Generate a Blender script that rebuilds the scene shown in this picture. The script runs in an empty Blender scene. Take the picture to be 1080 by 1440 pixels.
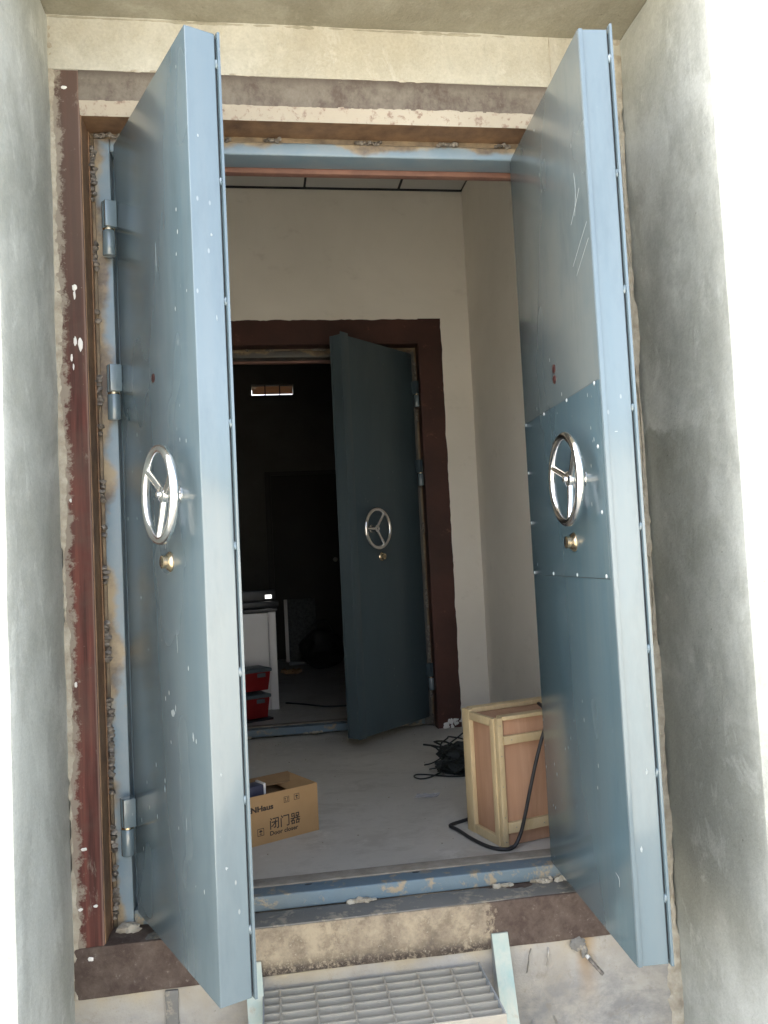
import bpy, bmesh, math, random
from mathutils import Vector, Matrix, noise
R = math.radians
scene = bpy.context.scene
col = scene.collection

# ------------------------------------------------------------------ camera
CAM = Vector((-0.1742, -2.2508, 0.9115))
YAW, PITCH, ROLL, FPX = 0.1483, 0.0545, -0.0495, 1155.6
fw = Vector((math.sin(YAW)*math.cos(PITCH), math.cos(YAW)*math.cos(PITCH), math.sin(PITCH)))
r0 = Vector((math.cos(YAW), -math.sin(YAW), 0)); u0 = r0.cross(fw)
rt = r0*math.cos(ROLL) + u0*math.sin(ROLL); up = -r0*math.sin(ROLL) + u0*math.cos(ROLL)
cd = bpy.data.cameras.new('camera'); cam = bpy.data.objects.new('camera', cd); col.objects.link(cam)
cam.matrix_world = Matrix(((rt.x, up.x, -fw.x, CAM.x), (rt.y, up.y, -fw.y, CAM.y), (rt.z, up.z, -fw.z, CAM.z), (0, 0, 0, 1)))
cd.sensor_fit = 'VERTICAL'; cd.sensor_height = 36.0; cd.lens = 36.0*FPX/1440
cd.clip_start = 0.02; cd.clip_end = 2000
scene.camera = cam
scene.render.resolution_x, scene.render.resolution_y = 768, 1024

# ------------------------------------------------------------------ sky, sun, exposure
SUN_EL, SUN_AZ = R(48), R(-58)            # azimuth from +y (behind the building) towards +x
w = bpy.data.worlds.new('World'); scene.world = w; w.use_nodes = True
nt = w.node_tree; nt.nodes.clear()
sky = nt.nodes.new('ShaderNodeTexSky'); sky.sky_type = 'NISHITA'; sky.sun_disc = False
sky.sun_elevation = SUN_EL; sky.sun_rotation = SUN_AZ; sky.air_density = 1.0; sky.dust_density = 6.0; sky.ozone_density = 1.0
hs = nt.nodes.new('ShaderNodeHueSaturation'); hs.inputs['Saturation'].default_value = 0.6
bg = nt.nodes.new('ShaderNodeBackground'); bg.inputs['Strength'].default_value = 0.15
wo = nt.nodes.new('ShaderNodeOutputWorld')
nt.links.new(sky.outputs[0], hs.inputs['Color']); nt.links.new(hs.outputs[0], bg.inputs['Color']); nt.links.new(bg.outputs[0], wo.inputs['Surface'])
sl = bpy.data.lights.new('sun', 'SUN'); sl.energy = 2.9; sl.angle = R(0.5); sl.color = (1.0, 0.965, 0.91)
sun = bpy.data.objects.new('sun', sl); col.objects.link(sun)
sd = Vector((math.sin(SUN_AZ)*math.cos(SUN_EL), math.cos(SUN_AZ)*math.cos(SUN_EL), math.sin(SUN_EL)))
sun.rotation_euler = sd.to_track_quat('Z', 'Y').to_euler(); sun.location = (0, 8, 12)
vs = scene.view_settings
vs.view_transform = 'Standard'; vs.look = 'None'; vs.exposure = 2.82; vs.gamma = 1.0; vs.use_curve_mapping = False
scene.cycles.max_bounces = 10; scene.cycles.diffuse_bounces = 6

# ------------------------------------------------------------------ material helpers
class G:
    def __init__(s, name):
        s.m = bpy.data.materials.new(name); s.m.use_nodes = True
        s.t = s.m.node_tree; s.b = s.t.nodes['Principled BSDF']
        s.co = s.t.nodes.new('ShaderNodeTexCoord').outputs['Object']
    def put(s, sock, v):
        if isinstance(v, bpy.types.NodeSocket): s.t.links.new(v, sock)
        elif isinstance(v, (tuple, list)) and len(v) == 3 and sock.type == 'RGBA': sock.default_value = (*v, 1)
        else: sock.default_value = v
    def mp(s, scale=(1, 1, 1), loc=(0, 0, 0), rot=(0, 0, 0)):
        n = s.t.nodes.new('ShaderNodeMapping'); s.t.links.new(s.co, n.inputs['Vector'])
        n.inputs['Scale'].default_value = scale; n.inputs['Location'].default_value = loc; n.inputs['Rotation'].default_value = rot
        return n.outputs[0]
    def noise(s, scale, detail=4, rough=.55, vec=None, dist=0):
        n = s.t.nodes.new('ShaderNodeTexNoise'); s.t.links.new(vec or s.co, n.inputs['Vector'])
        n.inputs['Scale'].default_value = scale; n.inputs['Detail'].default_value = detail
        n.inputs['Roughness'].default_value = rough; n.inputs['Distortion'].default_value = dist
        return n.outputs['Fac']
    def vor(s, scale, vec=None, feat='F1', out='Distance'):
        n = s.t.nodes.new('ShaderNodeTexVoronoi'); n.feature = feat; s.t.links.new(vec or s.co, n.inputs['Vector'])
        n.inputs['Scale'].default_value = scale
        return n.outputs[out]
    def ramp(s, f, *st):
        n = s.t.nodes.new('ShaderNodeValToRGB'); s.put(n.inputs[0], f); e = n.color_ramp.elements
        while len(e) < len(st): e.new(.5)
        for k, (p, c) in enumerate(st):
            e[k].position = p; e[k].color = (*c, 1) if isinstance(c, tuple) else (c, c, c, 1)
        return n.outputs[0]
    def mix(s, f, a, b, mode='MIX'):
        n = s.t.nodes.new('ShaderNodeMix'); n.data_type = 'RGBA'; n.blend_type = mode
        s.put(n.inputs[0], f); s.put(n.inputs[6], a); s.put(n.inputs[7], b)
        return n.outputs[2]
    def ma(s, op, a, b=0.0, clamp=False):
        n = s.t.nodes.new('ShaderNodeMath'); n.operation = op; n.use_clamp = clamp
        s.put(n.inputs[0], a); s.put(n.inputs[1], b)
        return n.outputs[0]
    def axis(s, k):
        n = s.t.nodes.new('ShaderNodeSeparateXYZ'); s.t.links.new(s.co, n.inputs[0]); return n.outputs[k]
    def rng(s, v, a, b, c=0.0, d=1.0):
        n = s.t.nodes.new('ShaderNodeMapRange'); s.put(n.inputs[0], v)
        for i, q in enumerate((a, b, c, d)): n.inputs[i+1].default_value = q
        return n.outputs[0]
    def bump(s, h, strength=.3, dist=.01):
        n = s.t.nodes.new('ShaderNodeBump'); s.put(n.inputs['Height'], h)
        n.inputs['Strength'].default_value = strength; n.inputs['Distance'].default_value = dist
        s.t.links.new(n.outputs[0], s.b.inputs['Normal'])
    def out(s, color, rough=.6, metal=0.0, spec=.5):
        s.put(s.b.inputs['Base Color'], color); s.put(s.b.inputs['Roughness'], rough)
        s.put(s.b.inputs['Metallic'], metal); s.put(s.b.inputs['Specular IOR Level'], spec)
        return s.m

def simple(name, c1, c2, scale=8, rough=.6, metal=0, bump=.15, bd=.003, bs=60):
    g = G(name); f = g.noise(scale, 5, .6)
    g.bump(g.noise(bs, 4, .6), bump, bd)
    return g.out(g.mix(g.ramp(f, (.3, 0.), (.7, 1.)), c1, c2), g.rng(g.noise(scale*2), 0, 1, rough-.12, rough+.12), metal)

def concrete(name, c_hi, c_lo, c_stain, damp=False):
    g = G(name)
    st = g.noise(3.0, 6, .6, g.mp((1.6, 1.6, .7)), .6)          # trowel and run streaks
    bl = g.noise(1.6, 5, .6, None, .8)
    c = g.mix(g.ramp(st, (.32, 0.), (.68, 1.)), c_lo, c_hi)
    c = g.mix(g.ramp(bl, (.42, 0.), (.66, .9)), c, c_stain)
    mott = g.noise(6, 10, .72, g.mp((1, 1, .8), (2, 5, 1)), .3)
    c = g.mix(g.ma('MULTIPLY', g.ramp(mott, (.48, 0.), (.60, 1.)), .5), c, c_stain)
    c = g.mix(g.ma('MULTIPLY', g.ramp(g.noise(9, 10, .75, g.mp((1, 1, .6), (7, 1, 9)), .5), (.56, 0.), (.63, 1.)), .35), c, tuple(min(1, v*1.18) for v in c_hi))
    if damp:   # lower coat on one pier: darker damp patch with a ragged upper edge
        z = g.ma('ADD', g.axis(2), g.ma('MULTIPLY', g.noise(5, 8, .7), .22))
        pat = g.ma('MULTIPLY', g.rng(z, 1.345, 1.325), g.rng(z, .55, 1.05))
        pat = g.ma('MULTIPLY', pat, g.ramp(g.noise(3.2, 7, .65, g.mp((1, 1, .7), (3, 1, 2))), (.34, .25), (.56, 1.)))
        yy = g.ma('MULTIPLY', g.rng(g.axis(1), -.44, -.22), g.rng(g.axis(0), .5, .6))
        c = g.mix(g.ma('MULTIPLY', g.ma('MULTIPLY', pat, yy), .6), c, (.19, .195, .15))
    ridge = g.ma('ABSOLUTE', g.ma('SUBTRACT', g.noise(2.2, 6, .65, g.mp((1, 1.6, .8), (3, 7, 1)), 1.0), .5))
    crk = g.ma('MULTIPLY', g.ramp(ridge, (.0015, 1.), (.006, 0.)), g.ramp(g.noise(2.0, 2, .5, g.mp((1, 1, 1), (9, 2, 2))), (.50, 0.), (.60, 1.)))
    c = g.mix(g.ma('MULTIPLY', crk, .35), c, c_stain)
    tr = g.noise(11, 5, .7, g.mp((1.2, 1.2, .7), (1, 2, 3), (.5, .3, 0)), 1.0)
    c = g.mix(.14, c, g.ramp(tr, (.35, .35), (.65, .68)), 'OVERLAY')
    pits = g.ramp(g.vor(34), (.05, 1.), (.13, 0.))
    msk = g.ramp(g.noise(5, 3), (.55, 0.), (.68, 1.))
    pm = g.ma('MULTIPLY', pits, msk)
    c = g.mix(g.ma('MULTIPLY', pm, .5), c, (.2, .18, .14))
    fine = g.noise(120, 4, .7)
    c = g.mix(.25, c, g.ramp(fine, (.3, .25), (.7, .6)), 'OVERLAY')
    hgt = g.ma('ADD', g.ma('MULTIPLY', g.noise(9, 6, .6, g.mp((1, 1, .5))), 1.0), g.ma('MULTIPLY', fine, .30))
    hgt = g.ma('SUBTRACT', hgt, g.ma('MULTIPLY', pm, .4))
    g.bump(hgt, .5, .012)
    return g.out(c, g.rng(bl, .3, .8, .55, .85), 0, .35)

def paint(name, base, film, filmk=.6, rough=.34, specks=1.0, coat=.15, dust_z=None):
    g = G(name)
    f = g.noise(1.3, 3, .5, g.mp((2.0, 2.0, .5)), .2)
    streak = g.noise(10, 2, .5, g.mp((3, 3, .05)))
    rub = g.noise(4, 2, .5, g.mp((1, 1, .5), (2, 4, 6)))
    c = g.mix(g.ma('MULTIPLY', g.ramp(f, (.2, 0.), (.8, 1.)), filmk), base, film)
    c = g.mix(g.ma('MULTIPLY', g.ramp(streak, (.4, 0.), (.8, 1.)), .5*filmk), c, film)
    c = g.mix(g.ma('MULTIPLY', g.ramp(rub, (.25, 0.), (.85, 1.)), .4*filmk), c, tuple(v*1.25 for v in film))
    if dust_z: c = g.mix(g.ma('MULTIPLY', g.rng(g.axis(2), dust_z-.002, dust_z), g.rng(g.noise(3, 4), .3, .7, .35, .75)), c, (.185, .195, .18))
    grime = g.noise(3.2, 8, .7, g.mp((1.5, 1.5, .35), (4, 4, 4)))
    c = g.mix(g.ma('MULTIPLY', g.ramp(grime, (.50, 0.), (.68, 1.)), .35), c, tuple(v*.55 for v in base))
    sp = g.ma('MULTIPLY', g.ramp(g.vor(34, g.mp((1, 1, .45))), (.06, 1.), (.10, 0.)), g.ramp(g.noise(2.5, 3, .6, g.mp((1, 1, 1), (1, 9, 4))), (.53, 0.), (.6, 1.)))
    wm = g.ma('MULTIPLY', sp, .6*specks)
    c = g.mix(wm, c, (.58, .60, .58))
    g.bump(g.ma('ADD', g.noise(2.6, 2, .5, g.mp((1, 1, .6))), g.ma('MULTIPLY', g.noise(160, 2), .006)), .11, .02)
    rg = g.ma('ADD', g.rng(rub, .3, .75, rough-.05, rough+.09), g.ma('MULTIPLY', wm, .3), True)
    g.b.inputs['Coat Weight'].default_value = coat; g.b.inputs['Coat Roughness'].default_value = .10 if coat > .5 else .22
    return g.out(c, rg, 0, .7 if coat > .5 else .5)

def worn(name, c_paint, c_under, amount=.55, c_dirt=(.1, .08, .06), scale=7, rough=.65):
    """brushed primer over cement: the paint gives way to the ground in ragged patches"""
    g = G(name)
    a = g.noise(scale, 8, .7, None, .4); b = g.noise(2.2, 4, .6)
    c = g.mix(g.ramp(b, (.35, 0.), (.7, 1.)), c_paint, c_dirt)
    f = g.ramp(g.ma('ADD', g.ma('MULTIPLY', a, .65), g.ma('MULTIPLY', g.noise(45, 5, .7), .35)), (amount, 0.), (amount+.07, 1.))
    c = g.mix(f, c, c_under)
    g.bump(g.ma('ADD', g.noise(30, 6, .7), g.ma('MULTIPLY', f, .3)), .45, .006)
    return g.out(c, rough, 0, .3)

# ------------------------------------------------------------------ materials
M = {}
M['pier'] = concrete('pier_plaster', (.60, .615, .575), (.48, .495, .455), (.335, .345, .305), damp=True)
M['pier_front'] = M['pier']
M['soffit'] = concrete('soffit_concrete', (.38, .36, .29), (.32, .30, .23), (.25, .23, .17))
M['lintel'] = concrete('lintel_limewash', (.50, .49, .43), (.47, .45, .38), (.40, .37, .29))
def plinth_mat():
    g = G('plinth_plaster')
    bl = g.noise(4.5, 7, .65, None, .6); sm = g.noise(7, 8, .72, g.mp((1, 1, 1.6), (4, 1, 2)), .2); fine = g.noise(90, 5, .7)
    c = g.mix(g.ramp(bl, (.35, 0.), (.68, 1.)), (.33, .30, .25), (.42, .405, .375))
    low = g.rng(g.axis(2), -.18, -.33)
    c = g.mix(g.ma('MULTIPLY', low, g.ramp(sm, (.42, 0.), (.60, .8))), c, (.21, .21, .205))
    c = g.mix(g.ramp(g.noise(16, 10, .78, g.mp((1, 1, 1), (6, 3, 1))), (.56, 0.), (.66, .7)), c, (.25, .22, .175))
    c = g.mix(g.ramp(g.noise(50, 6, .75), (.64, 0.), (.70, .6)), c, (.17, .15, .12))
    ridge = g.ma('ABSOLUTE', g.ma('SUBTRACT', g.noise(9, 6, .7, g.mp((1, 1, 1.8), (8, 2, 3)), .5), .5))
    crk = g.ma('MULTIPLY', g.ramp(ridge, (.004, 1.), (.016, 0.)), g.ramp(g.noise(3.5, 3), (.46, 0.), (.58, 1.)))
    x = g.ma('ADD', g.axis(0), g.ma('MULTIPLY', g.noise(6, 4, .6), .05))      # rust runs below the stub and near the band
    rst = g.ma('MULTIPLY', g.ma('MULTIPLY', g.rng(x, .665, .690), g.rng(x, .735, .70)), g.rng(g.axis(2), -.36, -.20))
    c = g.mix(g.ma('MULTIPLY', rst, .75), c, (.33, .205, .09))
    top = g.ma('MULTIPLY', g.rng(g.axis(2), -.235, -.175), g.ramp(g.noise(5, 4), (.42, 0.), (.6, .6)))
    c = g.mix(top, c, (.44, .35, .20))
    g.bump(g.ma('ADD', g.noise(14, 8, .7), g.ma('MULTIPLY', fine, .3)), .55, .008)
    return g.out(c, .8, 0, .3)
M['plinth'] = plinth_mat()
M['mortar'] = simple('crumbled_mortar', (.50, .465, .38), (.30, .26, .20), 30, .85, 0, .6, .006, 90)
def red_band():
    g = G('red_oxide_band')
    st = g.noise(16, 5, .65, g.mp((2.5, 2.5, .10))); pt = g.noise(2.4, 5, .65, None, .3); fl = g.noise(26, 7, .75)
    c = g.mix(g.ramp(st, (.38, 0.), (.62, 1.)), (.060, .024, .020), (.155, .056, .043))
    z = g.ma('ADD', g.axis(2), g.ma('MULTIPLY', pt, .9))
    c = g.mix(g.ma('MULTIPLY', g.ma('MAXIMUM', g.rng(z, 1.85, 2.35), g.ramp(pt, (.48, 0.), (.62, .7))), .8), c, (.105, .075, .060))
    e = g.rng(g.ma('ADD', g.axis(0), g.ma('MULTIPLY', g.ma('SUBTRACT', fl, .5), .11)), -.676, -.664, 1, 0)
    c = g.mix(g.ma('MAXIMUM', g.ma('MULTIPLY', e, .8), g.ma('MAXIMUM', g.ramp(fl, (.655, 0.), (.69, .75)), g.ma('MULTIPLY', g.ramp(g.noise(11, 8, .75, g.mp((1, 1, .4), (2, 8, 5)), .4), (.60, 0.), (.66, 1.)), .4))), c, (.32, .285, .23))
    ed = g.rng(g.axis(0), -.622, -.6185)
    c = g.mix(g.ma('MULTIPLY', ed, .5), c, (.30, .22, .18))
    g.bump(g.ma('ADD', fl, st), .35, .004)
    return g.out(c, g.rng(pt, .3, .7, .68, .9), 0, .25)
M['band_red'] = red_band()
def top_band():
    g = G('dusty_brown_band')
    st = g.noise(30, 8, .75, g.mp((1, 1, .7))); pt = g.noise(6, 9, .72); fl = g.noise(70, 5, .7)
    c = g.mix(g.ramp(pt, (.40, 0.), (.60, 1.)), (.105, .082, .068), (.19, .168, .14))
    c = g.mix(g.ma('MULTIPLY', g.ramp(st, (.42, 0.), (.66, 1.)), .6), c, (.245, .22, .185))
    c = g.mix(g.ma('MULTIPLY', g.rng(g.ma('ADD', g.axis(2), g.ma('MULTIPLY', pt, .03)), 2.262, 2.285), .7), c, (.085, .066, .055))
    c = g.mix(g.ramp(fl, (.64, 0.), (.72, .5)), c, (.30, .27, .22))
    g.bump(g.ma('ADD', fl, st), .5, .005)
    return g.out(c, .8, 0, .3)
M['band_top'] = top_band()
M['mortar_grey'] = simple('grey_mortar', (.30, .27, .225), (.19, .165, .13), 18, .85, 0, .6, .005, 80)
M['reveal'] = simple('rusty_reveal', (.27, .16, .085), (.13, .075, .045), 14, .7, 0, .4, .004, 70)
M['pale_edge'] = worn('worn_pale_edge', (.44, .40, .33), (.27, .20, .16), .53, (.38, .33, .26), 40)
M['packing'] = simple('golden_packing', (.27, .20, .12), (.10, .075, .05), 18, .6, 0, .4, .003, 60)

def band_bottom():
    g = G('stained_sill_band')
    a = g.noise(15, 9, .75, None, .1); fine = g.noise(60, 6, .75)
    x = g.axis(0)
    mid = g.ma('MULTIPLY', g.rng(g.ma('ADD', x, g.ma('MULTIPLY', a, .22)), -.165, -.15), g.rng(g.ma('ADD', x, g.ma('MULTIPLY', g.ma('ADD', a, fine), .14)), .555, .53))
    dark = g.mix(g.ramp(a, (.4, 0.), (.65, 1.)), (.075, .052, .043), (.135, .105, .085))
    dark = g.mix(g.ramp(fine, (.6, 0.), (.68, .6)), dark, (.26, .23, .19))
    pale = g.mix(g.ramp(g.noise(5, 9, .75), (.40, 0.), (.60, 1.)), (.19, .155, .12), (.40, .335, .24))
    low = g.ma('MULTIPLY', g.rng(g.ma('ADD', g.axis(2), g.ma('MULTIPLY', fine, .05)), -.10, -.135), g.ramp(fine, (.40, .15), (.52, 1.)))
    pale = g.mix(low, pale, (.07, .055, .045))
    pale = g.mix(g.ramp(a, (.50, 0.), (.60, .55)), pale, (.15, .12, .09)); pale = g.mix(g.ramp(fine, (.60, 0.), (.66, .7)), pale, (.44, .39, .30))
    g.bump(g.ma('ADD', a, fine), .6, .006)
    return g.out(g.mix(mid, dark, pale), .8, 0, .2)
M['band_bottom'] = band_bottom()
M['ledge'] = worn('sill_ledge', (.20, .195, .18), (.34, .30, .235), .53, (.15, .145, .13), 16)
M['blue_leaf'] = paint('leaf_blue_paint', (.062, .108, .135), (.115, .145, .155), .8, .23, 1.0, .3)
M['blue_leaf_in'] = paint('leaf_inner_blue_paint', (.055, .108, .138), (.115, .145, .15), .6, .22, .6, .3, 1.287)
M['blue_edge'] = paint('edge_blue_paint', (.095, .148, .178), (.155, .19, .202), .6, .15, .4, .9)
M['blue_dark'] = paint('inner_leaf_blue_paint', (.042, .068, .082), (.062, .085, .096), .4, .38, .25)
def frame_mat(name, blue, film, k):
    g = G(name)
    a = g.noise(9, 6, .65); b = g.noise(5, 4, .6, g.mp((1, 1, 1), (3, 1, 8)))
    c = g.mix(g.ramp(a, (.35, 0.), (.7, 1.)), blue, film)
    e = g.rng(g.ma('ADD', g.axis(0), g.ma('MULTIPLY', g.ma('SUBTRACT', b, .5), .16)), -.590, -.572, 1, 0)
    t = g.rng(g.ma('ADD', g.axis(2), g.ma('MULTIPLY', g.ma('SUBTRACT', b, .5), -.10)), 2.115, 2.128)
    m = g.ma('MULTIPLY', g.ma('MAXIMUM', e, t), k)
    burn = g.mix(g.ramp(a, (.4, 0.), (.6, 1.)), (.13, .085, .05), (.36, .27, .15))
    c = g.mix(m, c, burn)
    c = g.mix(g.ramp(g.noise(40, 5, .7), (.62, 0.), (.70, .5)), c, (.30, .27, .22))
    g.bump(a, .2, .003)
    return g.out(c, g.rng(a, .3, .7, .3, .5), 0, .5)
M['blue_frame'] = frame_mat('frame_blue_paint', (.17, .245, .30), (.24, .29, .32), .85)
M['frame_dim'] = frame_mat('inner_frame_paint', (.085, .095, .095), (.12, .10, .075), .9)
M['sill_blue'] = worn('sill_blue_paint', (.115, .175, .225), (.30, .25, .175), .53, (.15, .175, .175), 14, .55)
M['primer'] = simple('red_primer', (.26, .13, .09), (.16, .08, .06), 10, .6)
M['dark_red'] = worn('dark_red_paint', (.082, .033, .024), (.15, .065, .046), .58, (.040, .020, .015), 8, .55)
M['chrome'] = simple('polished_steel', (.92, .91, .89), (.82, .81, .79), 12, .17, 1, .03, .001)
M['rivet'] = simple('rivet_steel', (.62, .66, .68), (.5, .54, .56), 12, .4, .3)
M['steel_dull'] = simple('dull_steel', (.45, .43, .40), (.30, .28, .25), 40, .4, 1, .2, .002)
M['brass'] = simple('brass', (.70, .58, .40), (.52, .42, .28), 30, .25, 1, .05, .001)
M['weld'] = simple('weld_bead', (.05, .042, .036), (.30, .27, .23), 70, .5, .3, .8, .004, 120)
M['groove'] = simple('groove_dark', (.03, .035, .04), (.015, .017, .02), 10, .8)
M['peep'] = simple('peephole_red', (.10, .035, .032), (.03, .014, .014), 50, .35, .2)
def vwall_mat():
    g = G('vestibule_white_paint')
    a = g.noise(1.4, 6, .6, None, .4); sc = g.noise(7, 9, .75, g.mp((1, 1, 1.6), (3, 3, 3)))
    c = g.mix(g.ramp(a, (.35, 0.), (.65, 1.)), (.87, .825, .745), (.79, .745, .665))
    c = g.mix(g.ramp(sc, (.58, 0.), (.70, .35)), c, (.60, .555, .48))
    low = g.rng(g.ma('ADD', g.axis(2), g.ma('MULTIPLY', sc, .35)), .30, .10)
    c = g.mix(g.ma('MULTIPLY', low, .4), c, (.56, .53, .48))
    g.bump(g.ma('ADD', g.noise(5, 5, .6), g.ma('MULTIPLY', g.noise(60, 3), .15)), .25, .006)
    return g.out(c, .85, 0, .3)
M['vwall'] = vwall_mat()
M['vfloor'] = None
def floor_mat():
    g = G('floor_concrete')
    a = g.noise(1.6, 6, .6, None, .5); b = g.noise(22, 6, .7)
    c = g.mix(g.ramp(a, (.35, 0.), (.7, 1.)), (.50, .48, .43), (.60, .58, .53))
    c = g.mix(g.ramp(b, (.5, 0.), (.75, .6)), c, (.42, .40, .355))
    crumbs = g.ma('MULTIPLY', g.ramp(g.vor(60), (.10, 1.), (.16, 0.)), g.ramp(g.noise(4, 3), (.58, 0.), (.66, 1.)))
    c = g.mix(g.ramp(g.noise(3.4, 9, .72, g.mp((1, 1.6, 1), (2, 7, 1)), .5), (.52, 0.), (.62, .45)), c, (.36, .335, .29))
    c = g.mix(g.ramp(g.noise(6, 9, .75, g.mp((1, 1, 1), (9, 1, 4)), .3), (.58, 0.), (.66, .5)), c, (.68, .66, .61))
    c = g.mix(g.ma('MULTIPLY', crumbs, .6), c, (.66, .63, .58))
    g.bump(b, .2, .003)
    return g.out(c, g.rng(a, .3, .7, .42, .62), 0, .4)
M['vfloor'] = floor_mat()
M['ceil'] = simple('ceiling_panel_white', (.60, .60, .58), (.55, .55, .53), 5, .8)
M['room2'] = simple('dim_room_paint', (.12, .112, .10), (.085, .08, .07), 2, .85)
M['black'] = simple('black_plastic', (.012, .013, .014), (.02, .02, .022), 20, .45)
M['rubber'] = simple('black_rubber', (.018, .018, .02), (.03, .03, .03), 30, .5)
M['mesh'] = simple('black_net_fibre', (.008, .011, .010), (.016, .02, .018), 30, .7)
M['white_enamel'] = simple('white_enamel', (.74, .71, .68), (.70, .67, .64), 4, .35)
M['red_plastic'] = simple('red_plastic', (.26, .010, .009), (.20, .008, .008), 10, .4)
M['grey_blue'] = simple('grey_blue_plastic', (.11, .14, .15), (.08, .10, .11), 10, .5)
M['door_dark'] = simple('dark_wood_door', (.018, .015, .012), (.03, .025, .02), 6, .6)
def wood(name, c1, c2, along=(1, 1, .08), sc=9):
    g = G(name)
    f = g.noise(sc, 6, .65, g.mp(along), 1.2); k = g.noise(2.0, 3)
    c = g.mix(g.ramp(f, (.35, 0.), (.68, 1.)), c1, c2)
    c = g.mix(g.ramp(k, (.4, 0.), (.7, .5)), c, tuple(v*.75 for v in c1))
    g.bump(f, .25, .002)
    return g.out(c, .6, 0, .35)
M['ply'] = wood('plywood', (.45, .255, .155), (.55, .335, .215), (3, 3, .35), 6)
M['batten'] = wood('pine_batten', (.55, .42, .235), (.66, .53, .32), (2, 2, .5), 12)
M['card'] = simple('corrugated_cardboard', (.42, .26, .12), (.36, .215, .095), 6, .8, 0, .15, .002, 60)
M['card_in'] = simple('cardboard_inside', (.30, .185, .09), (.25, .15, .07), 6, .85)
M['ink'] = simple('black_print', (.035, .025, .018), (.05, .035, .025), 40, .8)
M['white_box'] = simple('white_carton', (.78, .77, .73), (.72, .71, .68), 10, .5)
M['fleck'] = simple('pale_fleck', (.33, .365, .37), (.24, .28, .29), 60, .7)
M['clutter'] = simple('speckled_dark_board', (.03, .033, .034), (.11, .115, .115), 45, .6)
M['navy'] = simple('navy_carton', (.035, .04, .075), (.05, .055, .09), 10, .4)
M['galv'] = worn('galvanised_steel', (.33, .345, .34), (.45, .43, .37), .60, (.27, .285, .29), 16, .55)
M['grate'] = worn('dusty_grating_steel', (.36, .33, .275), (.47, .42, .33), .55, (.42, .385, .31), 25, .7)
def green_steel():
    g = G('pale_green_steel')
    a = g.noise(6, 7, .7, g.mp((1, 1, .6)), .6)
    c = g.mix(g.ramp(a, (.36, 0.), (.6, 1.)), (.31, .43, .40), (.50, .50, .42))
    c = g.mix(g.ramp(g.noise(14, 5, .7), (.62, 0.), (.7, .5)), c, (.36, .26, .15))
    g.bump(g.noise(60, 4), .2, .002)
    return g.out(c, .6, .0, .4)
M['green_steel'] = green_steel()
M['ground'] = None
def ground_mat():
    g = G('sandy_ground')
    a = g.noise(.35, 8, .65); b = g.noise(9, 6, .7)
    c = g.mix(g.ramp(a, (.35, 0.), (.7, 1.)), (.355, .335, .28), (.44, .42, .36))
    c = g.mix(g.ramp(b, (.45, 0.), (.7, .5)), c, (.29, .255, .20))
    g.bump(b, .5, .02)
    return g.out(c, .9, 0, .2)
M['ground'] = ground_mat()
g = G('glare_glow'); g.b.inputs['Emission Color'].default_value = (1, .98, .95, 1); g.b.inputs['Emission Strength'].default_value = .32  # emission stands in for the window's reflection on the glossy black top
M['glare'] = g.out((.05, .05, .05), .3)
g = G('thin_plastic_film'); M['film'] = g.out((.62, .63, .70), .25); g.b.inputs['Alpha'].default_value = .55
g = G('amber_blind'); M['blind'] = g.out((.5, .33, .18), .6)
tl = g.t.nodes.new('ShaderNodeBsdfTranslucent'); tl.inputs['Color'].default_value = (.55, .33, .16, 1)
ad = g.t.nodes.new('ShaderNodeMixShader'); ad.inputs[0].default_value = .5
g.t.links.new(g.b.outputs[0], ad.inputs[1]); g.t.links.new(tl.outputs[0], ad.inputs[2]); g.t.links.new(ad.outputs[0], g.t.nodes['Material Output'].inputs['Surface'])

# ------------------------------------------------------------------ geometry helpers
def link(name, me, mat, parent=None):
    o = bpy.data.objects.new(name, me); col.objects.link(o)
    if mat is not None and len(me.materials) == 0: me.materials.append(M[mat] if isinstance(mat, str) else mat)
    if parent: o.parent = parent
    return o
def obj(name, bm, mat, parent=None, smooth=False):
    me = bpy.data.meshes.new(name)
    bmesh.ops.recalc_face_normals(bm, faces=bm.faces)
    bm.to_mesh(me); bm.free()
    if smooth:
        me.polygons.foreach_set('use_smooth', [True]*len(me.polygons))
        me.set_sharp_from_angle(angle=R(38))
    return link(name, me, mat, parent)
def empty(name, loc, rz=0, label=None, cat=None, group=None):
    o = bpy.data.objects.new(name, None); col.objects.link(o); o.empty_display_size = .1
    o.location = loc; o.rotation_euler = (0, 0, rz)
    tag(o, label, cat, group); return o
def tag(o, label=None, cat=None, group=None, kind=None):
    if label: o['label'] = label
    if cat: o['category'] = cat
    if group: o['group'] = group
    if kind: o['kind'] = kind
    return o
def bx(bm, x0, x1, y0, y1, z0, z1, bev=0.0, seg=2, mtx=None):
    g = bmesh.ops.create_cube(bm, size=1)
    vs_ = g['verts']
    sx, sy, sz = abs(x1-x0), abs(y1-y0), abs(z1-z0)
    for v in vs_:
        v.co = Vector(((x0+x1)/2+v.co.x*sx, (y0+y1)/2+v.co.y*sy, (z0+z1)/2+v.co.z*sz))
    if bev:
        ed = list({e for v in vs_ for e in v.link_edges})
        r = bmesh.ops.bevel(bm, geom=ed, offset=min(bev, .45*min(sx, sy, sz)), segments=seg, affect='EDGES', profile=.6)
        vs_ = list({v for f in r['faces'] for v in f.verts} | {v for v in vs_ if v.is_valid})
    if mtx is not None:
        for v in vs_:
            if v.is_valid: v.co = mtx @ v.co
    return vs_
def box(name, x0, x1, y0, y1, z0, z1, mat, parent=None, bev=.003, seg=2):
    bm = bmesh.new(); bx(bm, x0, x1, y0, y1, z0, z1, bev, seg)
    return obj(name, bm, mat, parent, bev > 0)
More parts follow.
